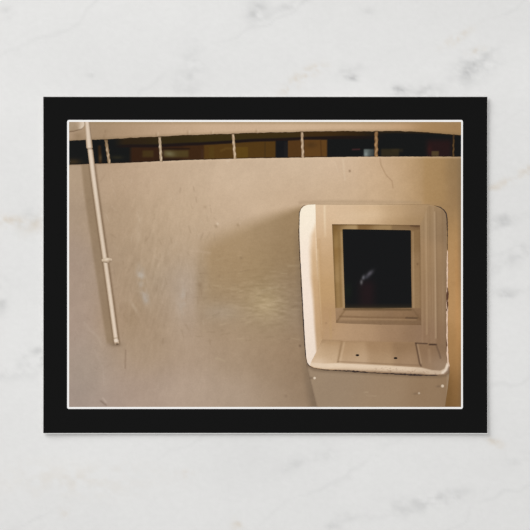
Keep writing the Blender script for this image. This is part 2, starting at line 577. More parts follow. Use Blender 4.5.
    sw = interp(y, [(160, 8), (190, 9), (260, 9), (300, 8.5), (343, 7.5)])
    s = sstep(-sw - 1.8, -sw + 1.8, x - pl) * (1 - sstep(5, 6, x - pl))
    c = mix(c, (138, 115, 88), 0.60 * s * on)
    c = mix(c, (108, 86, 64), 0.35 * on * sstep(-2.5, 0, x - pl) * (1 - sstep(3, 4, x - pl)))
    pr = interp(y, PIPE_R)
    c = mix(c, (120, 96, 72), 0.45 * sstep(162, 166, y) * (1 - sstep(343, 347, y)) * sstep(-1, 0, x - pr) * (1 - sstep(0.6, 2.4, x - pr)))
    c = mix(c, (110, 90, 70), 0.5 * blob(x, y, 115, 344.6, 6, 2.2))
    # shade down the left of the box and apron
    ax = interp(y, [(204, 300), (232, 298.5), (278, 301), (343, 304.5), (365, 306), (407, 316.5)])
    c = mix(c, (112, 94, 76), 0.46 * sstep(360, 400, y) * sstep(-11, -1, x - ax) * (x < 330))
    c = mix(c, (122, 104, 84), 0.28 * sstep(215, 250, y) * sstep(-7, -1, x - ax) * (x < 330))
    # shade to the right of the apron
    c = mix(c, (120, 88, 50), 0.5 * sstep(366, 380, y) * (1 - sstep(448, 455, x)) * sstep(440, 445, x))
    return wall_noise(x, y, c)


photo = rect_film('printed_photo', 69.2, 122.0, 461.0, 406.9, 0.9, 3, card, paint_wall,
                  label='printed photo of a beige plastered wall in warm light')
FX0, FY0, FX1, FY1 = 69.2, 122.0, 461.0, 406.9


# ---- beam along the top
def jag(pts, amp, seed, step=1.3):
    out = []
    xs = np.arange(pts[0][0], pts[-1][0], step)
    yy = interp(xs, pts) + amp * (vnoise(xs / 3.1, xs * 0, seed) + 0.6 * vnoise(xs / 1.1, xs * 0, seed + 1))
    return list(zip(xs.tolist(), yy.tolist())) + [(pts[-1][0], pts[-1][1])]


def clip_x(pts):
    p = np.asarray(pts)
    xs = [FX0] + [q for q in p[:, 0] if FX0 < q < FX1] + [FX1]
    return [(q, float(interp(np.array([q]), pts)[0])) for q in xs]


BTj = jag(clip_x(BT), 0.5, 301)
BBj = jag(clip_x(BB), 0.25, 311)


def paint_beam(x, y):
    c = field(x, y, [(75, 130, 172, 149, 122), (100, 130, 160, 137, 108), (125, 128, 172, 146, 116), (150, 128, 182, 156, 126),
                     (180, 128, 192, 165, 134), (220, 127, 200, 173, 142), (260, 126, 203, 176, 145), (300, 126, 204, 177, 145),
                     (340, 126, 202, 174, 141), (375, 126, 198, 169, 134), (400, 127, 190, 158, 120), (430, 127, 168, 136, 94),
                     (458, 128, 150, 122, 84)], 13)
    c = mix(c, (150, 130, 92), 0.45 * (1 - sstep(122.5, 125.5, y)))
    c = mix(c, (170, 137, 94), 0.5 * sstep(419, 423, x))
    c = c + (3, 0.5, 1)
    e = interp(x, BT)
    c = mix(c, (120, 98, 68), 0.30 * (1 - sstep(-0.2, 3.2, e - y)))
    for px, py in ((105.5, 136), (107, 131), (189.5, 132), (213, 132.5), (158, 134), (258, 131)):
        c = mix(c, (232, 214, 188) if px > 120 else (136, 112, 84), 0.22 * blob(x, y, px, py, 0.9, 2.0))
        c = mix(c, (128, 102, 76), 0.35 * blob(x, y, px - 1.8, py + 0.6, 0.8, 2.0))
    c = mix(c, (128, 104, 76), 0.4 * blob(x, y, 78, 136, 5, 3.5))
    return wall_noise(x, y, c, 0.8)


film('concrete_beam', [(FX0, FY0), (FX1, FY0)] + BTj[::-1], paint_beam, 4, photo, 1.0,
     label='beige plastered beam along the top of the wall')


# ---- the long dark slot
def paint_slot(x, y):
    c = np.zeros((len(x), 3)) + (21, 22, 22)
    t = interp(x, BT)
    bb = interp(x, BB)
    d = y - t
    sof = sstep(112, 126, x) * (1 - sstep(352, 392, x))
    w1 = interp(x, [(120, 6.5), (155, 8), (200, 8), (250, 6.5), (310, 5.5), (370, 5)])
    brown = field(x, y, [(130, 141, 44, 32, 18), (170, 141, 50, 39, 17), (220, 138, 56, 44, 17), (280, 136, 58, 44, 18), (320, 135, 62, 42, 18),
                         (360, 134, 50, 34, 16), (400, 133, 38, 26, 16)], 14)
    k = sof * (1 - sstep(w1 - 1.2, w1 + 1.0, d))
    c = c * (1 - k[:, None]) + brown * k[:, None]
    k2 = sof * sstep(w1 - 0.6, w1 + 0.6, d) * (1 - sstep(w1 + 2, w1 + 3.2, d))
    c = mix(c, (30, 20, 18), k2)
    c = mix(c, (70, 48, 22), 0.6 * (1 - sstep(0.1, 1.3, d)) * sstep(100, 130, x))
    low = w1 + 2.2
    # brown depth behind the slot
    lo = sstep(0, 1.0, d - low)
    c = mix(c, (52, 31, 17), lo * sstep(128, 133, x) * (1 - sstep(204, 205, x)))
    c = mix(c, (62, 38, 18), lo * sstep(178, 190, x) * (1 - sstep(204, 206, x)) * 0.8)
    c = mix(c, (82, 56, 20), lo * sstep(203, 205, x) * (1 - sstep(275, 276.5, x)))
    c = mix(c, (98, 72, 22), 0.75 * box(x, y, 234, 147.0, 248, 158.5, 1.2) * sstep(234, 235, x))
    c = mix(c, (100, 74, 32), 0.6 * stroke(x, y, [(221, 151), (226, 148.5), (234, 148.5)], 1.2, 1.6))
    c = mix(c, (86, 66, 24), 0.5 * box(x, y, 209, 146.5, 214, 158, 1.5))
    c = mix(c, (72, 56, 25), 0.75 * box(x, y, 142.5, 150.5, 153.5, 157.2, 2.6))
    c = mix(c, (82, 68, 34), 0.8 * box(x, y, 164, 150.3, 188.5, 157.4, 3.0))
    c = mix(c, (116, 108, 78), 0.85 * blob(x, y, 169.5, 153.8, 5.5, 2.8, 0.15))
    c = mix(c, (28, 18, 12), 0.8 * box(x, y, 163, 148.3, 190, 149.6, 1))
    c = mix(c, (35, 22, 12), 0.7 * blob(x, y, 168, 160, 10, 1.8))
    c = mix(c, (70, 48, 38), 0.35 * box(x, y, 201, 149, 203.5, 158, 1))
    # post and boards
    c = mix(c, (22, 22, 24), lo * sstep(275, 276.4, x) * (1 - sstep(287.3, 288.3, x)))
    c = mix(c, (34, 32, 32), box(x, y, 284, 142, 287.8, 158, 1) * 0.5)
    c = mix(c, (86, 56, 24), lo * sstep(287.4, 288.4, x) * (1 - sstep(302, 303, x)) * 0.95)
    c = mix(c, (96, 64, 28), box(x, y, 304, 139.8, 327, 159, 1.2))
    c = mix(c, (70, 44, 18), 0.7 * stroke(x, y, [(320.5, 140), (321.5, 158)], 0.8, 0.8))
    c = mix(c, (64, 44, 22), 0.5 * blob(x, y, 311, 145, 6, 3))
    c = mix(c, (60, 44, 22), 0.7 * box(x, y, 264.5, 142, 265.5, 158, 1))
    # small things behind, to the right
    c = mix(c, (84, 44, 44), 0.75 * stroke(x, y, [(352.5, 149.6), (359.5, 149.3)], 0.8, 0.8))
    c = mix(c, (108, 116, 112), 0.9 * box(x, y, 363.8, 149.2, 374, 158, 1.6) * (1 - 0.5 * sstep(366, 374, x)))
    c = mix(c, (148, 156, 152), 0.7 * blob(x, y, 366, 154.5, 1.5, 2.6))
    c = mix(c, (52, 44, 28), 0.9 * box(x, y, 381, 149, 399, 158, 2.5))
    c = mix(c, (58, 48, 30), 0.5 * box(x, y, 392, 149, 403, 152, 3))
    c = mix(c, (56, 24, 24), 0.5 * box(x, y, 427, 140, 451, 159, 8))
    c = mix(c, (72, 30, 26), 0.35 * blob(x, y, 429.5, 150, 2.2, 5))
    c = mix(c, (84, 68, 42), 0.9 * box(x, y, 431.5, 151.2, 438.8, 156.2, 1.2))
    c = mix(c, (50, 36, 18), 0.6 * box(x, y, 380, 131, 461, 133.5, 2) * (1 - sstep(1.5, 3, d)))
    # left end
    c = mix(c, (64, 50, 30), 0.8 * blob(x, y, 73, 162, 8, 3.0))
    c = mix(c, (60, 38, 18), 0.8 * stroke(x, y, [(99.5, 147), (100.3, 163)], 2.0, 1.8))
    c = mix(c, (86, 70, 44), 0.7 * blob(x, y, 100.5, 158, 1.4, 3.5))
    c = mix(c, (46, 42, 28), 0.7 * blob(x, y, 117, 157.5, 6, 1.8))
    c = mix(c, (30, 20, 16), 0.5 * (1 - sstep(0, 1.4, bb - y)))
    return c + 1.6 * vnoise(x / 1.7, y / 1.7, 88)[:, None]


film('slot_opening', BTj + BBj[::-1], paint_slot, 5, photo, 0.8,
     label='long dark ventilation slot with brown timber behind')

# ---- twisted bars across the slot
BARS = [((105.9, 139.2), (109.4, 163.6), 3.0, (206, 182, 152), (112, 88, 60), 0.45, 'left'),
        ((159.6, 136.3), (161.2, 162.0), 2.7, (222, 202, 176), (140, 116, 88), 0.85, ''),
        ((233.0, 133.3), (235.0, 159.0), 2.6, (224, 202, 174), (146, 118, 88), 0.9, ''),
        ((301.9, 131.4), (302.9, 157.8), 2.6, (220, 196, 168), (138, 110, 82), 0.9, ''),
        ((376.2, 130.8), (376.2, 156.9), 3.4, (190, 152, 108), (100, 70, 42), 0.8, ''),
        ((453.6, 134.5), (453.2, 156.8), 1.9, (112, 84, 50), (44, 32, 20), 0.6, '')]
BAR_LABEL = ['first twisted bar, next to the pipe', 'second twisted bar from the left, pale and bright', 'third twisted bar, above the shaded wall',
             'fourth twisted bar, above the left corner of the box', 'fifth twisted bar, thicker and tan, above the small window',
             'last twisted bar, dim brown, at the right end of the slot']
for n, (a, b, w, hi, lo_, top, _) in enumerate(BARS):
    L_ = []
    R_ = []
    for k in range(25):
        t = k / 24
        x = a[0] + (b[0] - a[0]) * t
        y = a[1] + (b[1] - a[1]) * t
        o = 0.12 * math.sin(t * 19 + n * 1.7)
        ww = w * (0.5 + 0.07 * math.sin(t * 31 + n))
        L_.append((x - ww + o, y))
        R_.append((x + ww + o, y))

    def paint_bar(x, y, a=a, b=b, w=w, hi=hi, lo_=lo_, top=top, n=n):
        t = (y - a[1]) / (b[1] - a[1])
        xc = a[0] + (b[0] - a[0]) * t
        s = (x - xc) / (w / 2)
        tw = 0.5 + 0.5 * np.sin(t * 26 + s * 1.5 + n)
        c = mix(np.zeros((len(x), 3)) + hi, lo_, 0.15 + 0.5 * tw * (0.4 + 0.6 * np.abs(s)))
        c = mix(c, lo_, 0.8 * sstep(0.3, 1.0, np.abs(s + 0.35 * np.sin(t * 19 + n))))
        c = mix(c, lo_, (1 - top) * (1 - sstep(0.15, 0.4, t)))
        c = mix(c, (60, 42, 26), 0.6 * (1 - sstep(0.0, 0.08, t)))
        return c
    film('twisted_bar', L_ + R_[::-1], paint_bar, 6, photo, 0.6, label=BAR_LABEL[n])


# ---- pipe
def pipe_paint(x, y):
    l, r = interp(y, PIPE_L), interp(y, PIPE_R)
    s = (x - l) / (r - l)
    base = field(x, y, [(87, 125, 206, 186, 164), (90, 145, 218, 200, 180), (94, 175, 220, 202, 182), (100, 220, 210, 190, 168), (106, 260, 212, 192, 170),
                        (110, 300, 218, 198, 177), (116, 340, 222, 202, 182)], 22)
    c = mix(base, (234, 216, 196), 0.55 * blob(s, y * 0, 0.42, 0, 0.22, 1))
    c = mix(c, (166, 140, 112), 0.75 * (1 - sstep(0.02, 0.30, s)))
    c = mix(c, (128, 102, 76), 0.80 * sstep(0.68, 1.0, s))
    c = mix(c, (120, 98, 74), 0.5 * box(x, y, 80, 147.9, 96, 149.4, 0.9))
    c = mix(c, (160, 136, 108), 0.6 * stroke(x, y, [(113, 338.6), (118, 337.6)], 0.6, 0.8))
    c = mix(c, (238, 222, 204), 0.5 * box(x, y, 112, 339.4, 121, 341.8, 0.8))
    return c + 3 * vnoise(x / 2, y / 4, 91)[:, None]


def side(tab, ya, yb, step=2.0):
    ys = np.arange(ya, yb + 1e-6, step)
    return [(float(interp(np.array([q]), tab)[0]), float(q)) for q in ys]


film('pipe', side(PIPE_L, 149.5, 343.0) + [(115.2, 344.6), (117.5, 345.0), (119.0, 343.8)] + side(PIPE_R, 149.5, 342.5)[::-1], pipe_paint, 6, photo, 0.8,
     label='long thin cream pipe slanting down the left of the wall')
film('pipe_coupling', side(PIPE_L, 122.0, 148.8) + [(88.5, 149.8), (91.5, 149.8)] + side(PIPE_R, 122.0, 148.6)[::-1], pipe_paint, 7, photo, 0.7,
     label='thicker cream collar at the top of the pipe')
film('pipe_end', [(115.0, 342.6), (116.8, 342.0), (118.9, 341.8), (119.3, 343.2), (118.2, 344.7), (116.2, 345.2), (115.0, 344.4)],
     lambda x, y: mix(np.zeros((len(x), 3)) + (196, 172, 146), (74, 54, 40), 0.9 * blob(x, y, 117.3, 344.3, 1.9, 1.1)), 7, photo, 0.5,
     label='open cut end of the pipe with a dark mouth')
film('pipe_clamp', [(101.6, 259.2), (104.0, 258.4), (107.0, 257.6), (109.2, 258.0), (111.8, 258.6), (112.4, 260.6), (110.6, 262.0), (107.0, 262.8),
                    (104.2, 262.6), (101.8, 261.6)],
     lambda x, y: mix(mix(mix(np.zeros((len(x), 3)) + (206, 184, 158), (126, 102, 78), 0.7 * blob(x, y, 110.2, 261.5, 2.2, 1.2)),
                          (238, 222, 202), 0.7 * blob(x, y, 106.5, 259.4, 2.2, 1.0)), (118, 96, 74), 0.7 * stroke(x, y, [(102, 262), (107, 262.4)], 0.8, 0.8)),
     7, photo, 0.6, label='small saddle clamp holding the pipe halfway down')


def paint_bracket(x, y):
    c = field(x, y, [(71, 124, 172, 150, 124), (76, 128, 166, 143, 117), (78.5, 125, 176, 152, 126), (82, 124, 214, 196, 174), (82.2, 127, 222, 204, 184)], 2)
    e = interp(x, [(69, 132), (74, 131.4), (79, 130.0), (82, 129), (85, 126)])
    return mix(c, (104, 80, 58), 0.6 * (1 - sstep(0, 1.3, e - y)))


film('wall_bracket', [(69.2, 122), (84.2, 122), (84.6, 124.5), (83.6, 127.6), (81.6, 129.8), (78.6, 130.4), (74, 131.8), (69.2, 132.4)], paint_bracket, 5, photo, 0.7,
     label='rough plaster lug in the top left corner')

# ---- the service box with its small window
OUT = [(315, 203.9), (370, 204.1), (428, 204.4), (433, 205.4), (440, 207.4), (443.5, 209.6), (445.8, 213), (447, 218.5), (447.2, 235), (447, 260), (446.7, 330),
       (446.8, 352), (447.6, 361), (449.4, 366.5), (449.4, 370), (447.6, 373), (444.7, 374.8), (438, 375.2), (412, 374.5), (390, 373.3), (370, 372.3),
       (354.5, 371.1), (324, 369.6), (314, 368.0), (309.2, 366.0), (306.6, 362.5), (305.5, 356), (304.4, 341), (302.7, 312), (301.0, 278), (299.8, 258),
       (298.7, 232), (299.1, 213), (300.4, 208.8), (303.2, 205.8), (307.5, 204.4)]


def paint_apron(x, y):
    c = field(x, y, [(318, 376, 158, 139, 118), (350, 380, 156, 137, 116), (390, 382, 154, 132, 108), (430, 384, 152, 128, 102), (325, 400, 154, 136, 116),
                     (380, 400, 156, 135, 112), (435, 400, 148, 126, 102), (446, 390, 138, 115, 90)], 17)
    c = c + (2.5, -1.5, -5)
    e = interp(x, [(306, 364), (314, 368.5), (324, 369.6), (354, 371.1), (390, 373.3), (412, 374.5), (438, 375.2), (450, 373)])
    c = mix(c, (108, 88, 68), 0.50 * (1 - sstep(0.5, 4.5, y - e)))
    c = mix(c, (186, 164, 136), 0.6 * stroke(x, y, [(364.5, 392.4), (368, 392.4)], 0.5, 0.8))
    c = mix(c, (186, 164, 136), 0.4 * stroke(x, y, [(366, 395.4), (376, 395.9)], 0.4, 0.8))
    c = mix(c, (176, 156, 132), 0.1 * stroke(x, y, [(345, 386), (352, 387)], 0.5, 1.2))
    le = interp(y, [(365, 306), (407, 316.5)])
    c = mix(c, (112, 92, 74), 0.5 * (1 - sstep(0.2, 1.8, x - le)))
    c = mix(c, (178, 156, 132), 0.5 * box(x, y, 446.5, 374, 449.5, 407, 1) * 0.6)
    c = mix(c, (92, 74, 58), 0.5 * blob(x, y, 311.5, 378, 1.8, 0.9))
    c = mix(c, (104, 84, 66), 0.55 * blob(x, y, 438.5, 386.3, 2.4, 1.0))
    c = mix(c, (112, 92, 74), 0.45 * blob(x, y, 415.5, 393.6, 2.2, 1.0))
    return wall_noise(x, y, c, 0.7)


film('apron_panel', [(306, 364), (330, 366), (400, 370), (449.6, 371), (447.6, 388), (444.8, FY1), (316.4, FY1)], paint_apron, 6, photo, 1.0,
     label='greyish beige tapering panel under the box')


def paint_box(x, y):
    """Back panel and top reveal of the box."""
    c = field(x, y, [(320, 210, 224, 194, 160), (322, 228, 218, 186, 150), (325, 245, 205, 171, 132), (325, 265, 200, 164, 122), (326, 290, 194, 157, 112),
                     (328, 318, 187, 150, 110), (345, 212, 220, 190, 156), (370, 211, 214, 183, 146), (395, 212, 194, 162, 124), (415, 213, 176, 145, 108),
                     (425, 225, 160, 130, 96), (328, 335, 184, 150, 114), (345, 333, 186, 153, 120), (365, 333, 178, 145, 112), (390, 333, 162, 130, 100),
                     (415, 333, 150, 120, 92), (430, 335, 148, 118, 94)], 10)
    c = mix(c, (242, 220, 188), 0.7 * stroke(x, y, [(324.5, 206), (324.8, 222), (325.3, 236)], 1.1, 1.4) * (1 - sstep(215, 245, y) * 0.8))
    c = mix(c, (188, 150, 104), 0.30 * stroke(x, y, [(319, 240), (321.5, 335)], 1.2, 3.0))
    c = mix(c, (236, 210, 172), 0.35 * stroke(x, y, [(317.5, 250), (321, 330)], 1.0, 1.6))
    c = mix(c, (186, 152, 106), 0.5 * stroke(x, y, [(330.2, 312), (331, 338)], 1.0, 1.6))
    # soft tone sweep on the top right
    c = mix(c, (170, 138, 98), 0.4 * blob(x, y, 410, 221, 30, 5, -0.15))
    c = mix(c, (236, 210, 176), 0.25 * blob(x, y, 365, 215, 22, 5, -0.05))
    # crease where the shelf meets the back
    c = mix(c, (150, 120, 86), 0.6 * stroke(x, y, [(321, 340.5), (330, 340.9), (341, 341.3)], 0.9, 1.6))
    c = mix(c, (160, 128, 96), 0.35 * stroke(x, y, [(341, 341.3), (380, 341.8), (415, 342.6)], 0.8, 2.2))
    for px, py, r in ((326, 323, 0.9), (333, 330, 0.7), (404, 333, 0.9), (392, 330, 0.6), (421, 336, 0.7)):
        c = mix(c, (140, 108, 78), 0.45 * blob(x, y, px, py, r, r))
    # rim
    c = mix(c, (232, 206, 172), 0.30 * (1 - sstep(204.8, 206.4, y)) * (1 - sstep(370, 420, x)))
    c = mix(c, (118, 94, 68), 0.60 * (1 - sstep(204.1, 205.0, y)))
    return wall_noise(x, y, c, 0.7)


film('box_body', OUT, paint_box, 7, photo, 0.9, label='cream sheet-metal box with rounded corners projecting from the wall')


def paint_left(x, y):
    outer = interp(y, [(204, 303), (212, 299.3), (232, 298.6), (278, 301), (312, 302.7), (341, 304.4), (356, 305.5), (366, 308.5)])
    c = field(x, y, [(305, 215, 252, 240, 218), (305, 250, 250, 233, 216), (306, 300, 248, 230, 214), (309, 345, 246, 228, 212), (312, 360, 240, 222, 204)], 20)
    # where the rolled rim turns into the flat side
    b0 = interp(y, [(204, 317.5), (222, 316.5), (235, 311.5), (250, 310.3), (278, 311.0), (300, 313.2), (325, 314.6), (340, 315.6), (352, 316.4), (360, 318)])
    sw = interp(y, [(204, 2), (222, 6), (240, 7), (280, 6), (310, 4.2), (350, 3.0)])
    k = sstep(-0.5, 0.5, (x - b0) / sw)
    tan = field(x, y, [(315, 215, 236, 210, 178), (314, 240, 226, 194, 158), (315, 262, 212, 178, 138), (316, 290, 204, 168, 126), (319, 315, 200, 164, 124),
                       (320, 338, 192, 158, 120), (316, 352, 206, 174, 138)], 9)
    c = c * (1 - k[:, None]) + tan * k[:, None]
    c = mix(c, (240, 216, 186), 0.65 * stroke(x, y, [(315.8, 226), (316.8, 250), (318.6, 285)], 0.9, 1.3) * (1 - sstep(265, 290, y)))
    c = mix(c, (176, 138, 98), 0.35 * stroke(x, y, [(317.6, 262), (319.8, 300), (321.8, 338)], 0.8, 1.6))
    return c + 2.2 * vnoise(x / 2, y / 5, 111)[:, None]


film('box_side', [(315.4, 204.4), (315.8, 220), (317.3, 260), (319.5, 300), (322.3, 339.6), (316.8, 351), (311.6, 361), (310.4, 366), (307.6, 363.6),
                  (306.2, 356), (305.1, 341), (303.4, 312), (301.7, 278), (300.5, 258), (299.4, 232), (299.8, 213.4), (301.0, 209.2), (303.6, 206.4), (308, 204.8)],
     paint_left, 8, photo, 0.8, label='bright creamy left side of the box facing the light')


def paint_right(x, y):
    c = field(x, y, [(424, 215, 168, 138, 102), (434, 220, 160, 131, 98), (443, 225, 144, 118, 90), (425, 260, 166, 134, 98), (436, 260, 160, 130, 98),
                     (444, 270, 148, 120, 90), (425, 300, 160, 128, 95), (436, 305, 156, 127, 98), (444, 310, 146, 118, 88), (428, 335, 151, 120, 93),
                     (442, 340, 144, 115, 88)], 11)
    st = vnoise((x - 0.004 * y) / 1.25, y / 60.0, 121)
    c = c + st[:, None] * 13
    c = mix(c, (204, 176, 144), 0.55 * stroke(x, y, [(434.6, 212), (435.8, 338)], 0.7, 0.9))
    c = mix(c, (126, 100, 74), 0.35 * stroke(x, y, [(436.0, 212), (437.2, 338)], 0.7, 1.0))
    c = mix(c, (198, 168, 132), 0.40 * stroke(x, y, [(426.0, 208), (426.8, 334)], 0.7, 1.2))
    c = mix(c, (120, 98, 76), 0.30 * sstep(441, 447, x))
    return wall_noise(x, y, c, 0.7)


film('box_side', [(420.8, 224.5), (428, 206.2), (433, 206.6), (439, 208.4), (442.8, 210.6), (445, 214), (446.2, 219), (446.4, 260), (446.0, 330), (446.0, 344.6),
                  (421, 343)], paint_right, 8, photo, 0.9, label='tan right side of the box with upright streaks')


def paint_shelf(x, y):
    c = field(x, y, [(318, 354, 212, 182, 148), (326, 345, 182, 150, 114), (328, 352, 192, 161, 126), (330, 360, 206, 177, 144), (350, 346, 176, 143, 108),
                     (352, 352, 184, 152, 117), (355, 360, 196, 166, 134), (380, 347, 164, 131, 97), (380, 359, 178, 147, 114), (405, 347, 150, 119, 88),
                     (408, 360, 164, 133, 103), (428, 350, 143, 113, 85), (430, 362, 150, 121, 94), (443, 352, 138, 110, 84), (440, 364, 156, 130, 106)], 6)
    c = mix(c, (150, 120, 88), 0.75 * stroke(x, y, [(341.8, 341.5), (340, 351), (337.8, 362)], 0.9, 1.4))
    c = mix(c, (222, 194, 160), 0.35 * stroke(x, y, [(344.2, 342.5), (342.2, 352), (340.2, 361.5)], 0.9, 1.4))
    c = mix(c, (66, 46, 34), 0.75 * stroke(x, y, [(415.6, 342.6), (417.4, 352), (419.6, 363.5), (421, 366)], 0.8, 0.9))
    c = mix(c, (206, 178, 148), 0.35 * stroke(x, y, [(417.4, 344), (419.0, 352), (421.2, 363)], 0.7, 1.0))
    c = mix(c, (60, 42, 34), 0.85 * stroke(x, y, [(415.6, 343), (427, 343.4)], 1.0, 0.8))
    c = mix(c, (60, 42, 34), 0.85 * stroke(x, y, [(429.5, 344.4), (436, 344.5)], 1.2, 0.8))
    c = mix(c, (96, 74, 58), 0.6 * stroke(x, y, [(436, 344.5), (439.6, 354.5), (440.4, 358)], 0.9, 1.0))
    c = mix(c, (180, 150, 120), 0.3 * stroke(x, y, [(429, 350), (430, 362)], 1.5, 2))
    c = mix(c, (166, 134, 100), 0.5 * (1 - sstep(341.5, 344.2, y)))
    c = mix(c, (180, 146, 108), 0.5 * blob(x, y, 332, 343.5, 7, 2))
    # lit lip of the front edge
    e = interp(x, [(312, 362), (325, 363), (338, 362.6), (380, 364.6), (421, 367.0), (432, 369.6), (440, 370.2), (444.5, 368), (447, 361.5), (449, 360)])
    c = mix(c, (122, 94, 70), 0.45 * stroke(x, y, [(338, 361.6), (380, 363.6), (420, 365.2)], 0.6, 1.0))
    c = mix(c, (236, 214, 188), 0.85 * sstep(0.0, 1.0, y - e) * (1 - sstep(395, 450, x) * 0.35) * (1 - sstep(3.0, 7.0, y - e) * 0.5))
    c = mix(c, (226, 202, 176), 0.5 * blob(x, y, 318, 362, 9, 4))
    sp = vnoise(x / 1.1, y / 0.9, 131)
    c = mix(c, (140, 108, 86), np.clip((sp - 0.2) * 2.5, 0, 0.5) * sstep(1.5, 3.5, y - e) * sstep(345, 400, x))
    c = mix(c, (104, 80, 62), 0.5 * sstep(5.5, 8.0, y - e))
    c = mix(c, (246, 230, 212), 0.75 * stroke(x, y, [(442.5, 372.6), (446.2, 369.6), (447.6, 364.5)], 1.6, 1.6))
    return wall_noise(x, y, c, 0.7)


film('box_shelf', [(322.3, 340.2), (341, 341.0), (380, 341.6), (416, 342.2), (446.2, 344.0), (446.4, 352), (447.0, 361), (448.6, 366.5), (448.6, 370), (447, 372.4),
                   (444, 374.1), (438, 374.5), (412, 373.7), (390, 372.5), (370, 371.5), (354.5, 370.3), (324, 368.9), (314, 367.3), (309.8, 365.2), (311.6, 361.2),
                   (316.8, 351)], paint_shelf, 9, photo, 0.8, label='sloping cream shelf at the bottom of the box with a raised plate')

# chipped dark paint along the box's rim
RIM = [(306, 204.6), (303.6, 205.8), (300.8, 208.6), (299.3, 213), (298.9, 232), (299.9, 258), (301.1, 278), (302.8, 312), (304.5, 341), (305.6, 356),
       (306.8, 362.5), (309.4, 366), (314, 368.3)]


def ribbon(pts, w, seed, wob=0.35):
    pts = resample(pts, 1.2, closed=False)
    a = np.asarray(pts)
    d = np.gradient(a, axis=0)
    d /= np.linalg.norm(d, axis=1)[:, None]
    nrm = np.stack([-d[:, 1], d[:, 0]], 1)
    s = np.arange(len(a)) * 1.0
    w = np.broadcast_to(np.asarray(w, dtype=float), (len(a),)) if np.ndim(w) == 0 else np.interp(np.linspace(0, 1, len(a)), np.linspace(0, 1, len(w)), w)
    k1 = w * (0.5 + wob * vnoise(s / 1.7, s * 0, seed))
    k2 = w * (0.5 + wob * vnoise(s / 1.7, s * 0 + 9, seed))
    taper = np.minimum(1, np.minimum(s, len(a) - 1 - s) / 2 + 0.15)
    L1 = a + nrm * (k1 * taper)[:, None]
    R1 = a - nrm * (k2 * taper)[:, None]
    return [tuple(p) for p in L1] + [tuple(p) for p in R1[::-1]]


dark = lambda x, y: np.zeros((len(x), 3)) + (62, 50, 46) + 20 * vnoise(x / 1.5, y / 1.5, 141)[:, None]
film('paint_chip', ribbon(RIM, [0.3, 0.6, 0.9, 0.7, 0.9, 0.8, 1.0, 0.8, 0.8, 0.5], 5, 0.6), dark, 10, photo, 0.6, label='dark worn line down the left rim of the box')
film('paint_chip', ribbon([(313, 368.0), (324, 369.8), (345, 370.8), (356, 371.4), (370, 372.5), (390, 373.6), (412, 374.7), (428, 375.3), (438, 375.2)],
                          [0.5, 0.6, 0.8, 1.5, 0.8, 0.8, 1.2, 1.5, 1.2, 0.5], 6, 0.6), dark, 10, photo, 0.6, label='dark worn line under the front lip of the box')
film('paint_chip', ribbon([(434, 205.4), (440.3, 207.4), (443.6, 209.8), (445.9, 213), (447.0, 218.5), (447.3, 232), (447.2, 250)],
                          [0.4, 0.9, 1.2, 1.0, 0.7, 0.6, 0.6], 7), dark, 10, photo, 0.6, label='dark worn line round the top right corner of the box')
pale = lambda x, y: np.zeros((len(x), 3)) + (226, 196, 172) + 30 * vnoise(x / 1.5, y / 2.5, 151)[:, None]
film('paint_chip', ribbon([(447.4, 250), (447.2, 268), (447.1, 290), (447.0, 330), (447.2, 352), (447.9, 361), (449.2, 367)], [0.8, 1.4, 0.9, 1.6, 1.4, 1.6, 1.2], 8), pale,
     10, photo, 0.6, label='pale bare edge down the right rim of the box')
film('paint_chip', ribbon([(447.3, 287), (447.2, 300), (447.0, 312)], [0.6, 1.8, 1.2, 1.7, 0.6], 9, 0.7),
     lambda x, y: np.zeros((len(x), 3)) + (92, 62, 48), 11, photo, 0.5, label='brown chip halfway down the right rim')
film('paint_chip', ribbon([(446.6, 339), (446.4, 346), (446.5, 352)], [0.4, 1.2, 0.5], 10, 0.7),
     lambda x, y: np.zeros((len(x), 3)) + (110, 80, 62), 11, photo, 0.5, label='small brown chip low on the right rim')


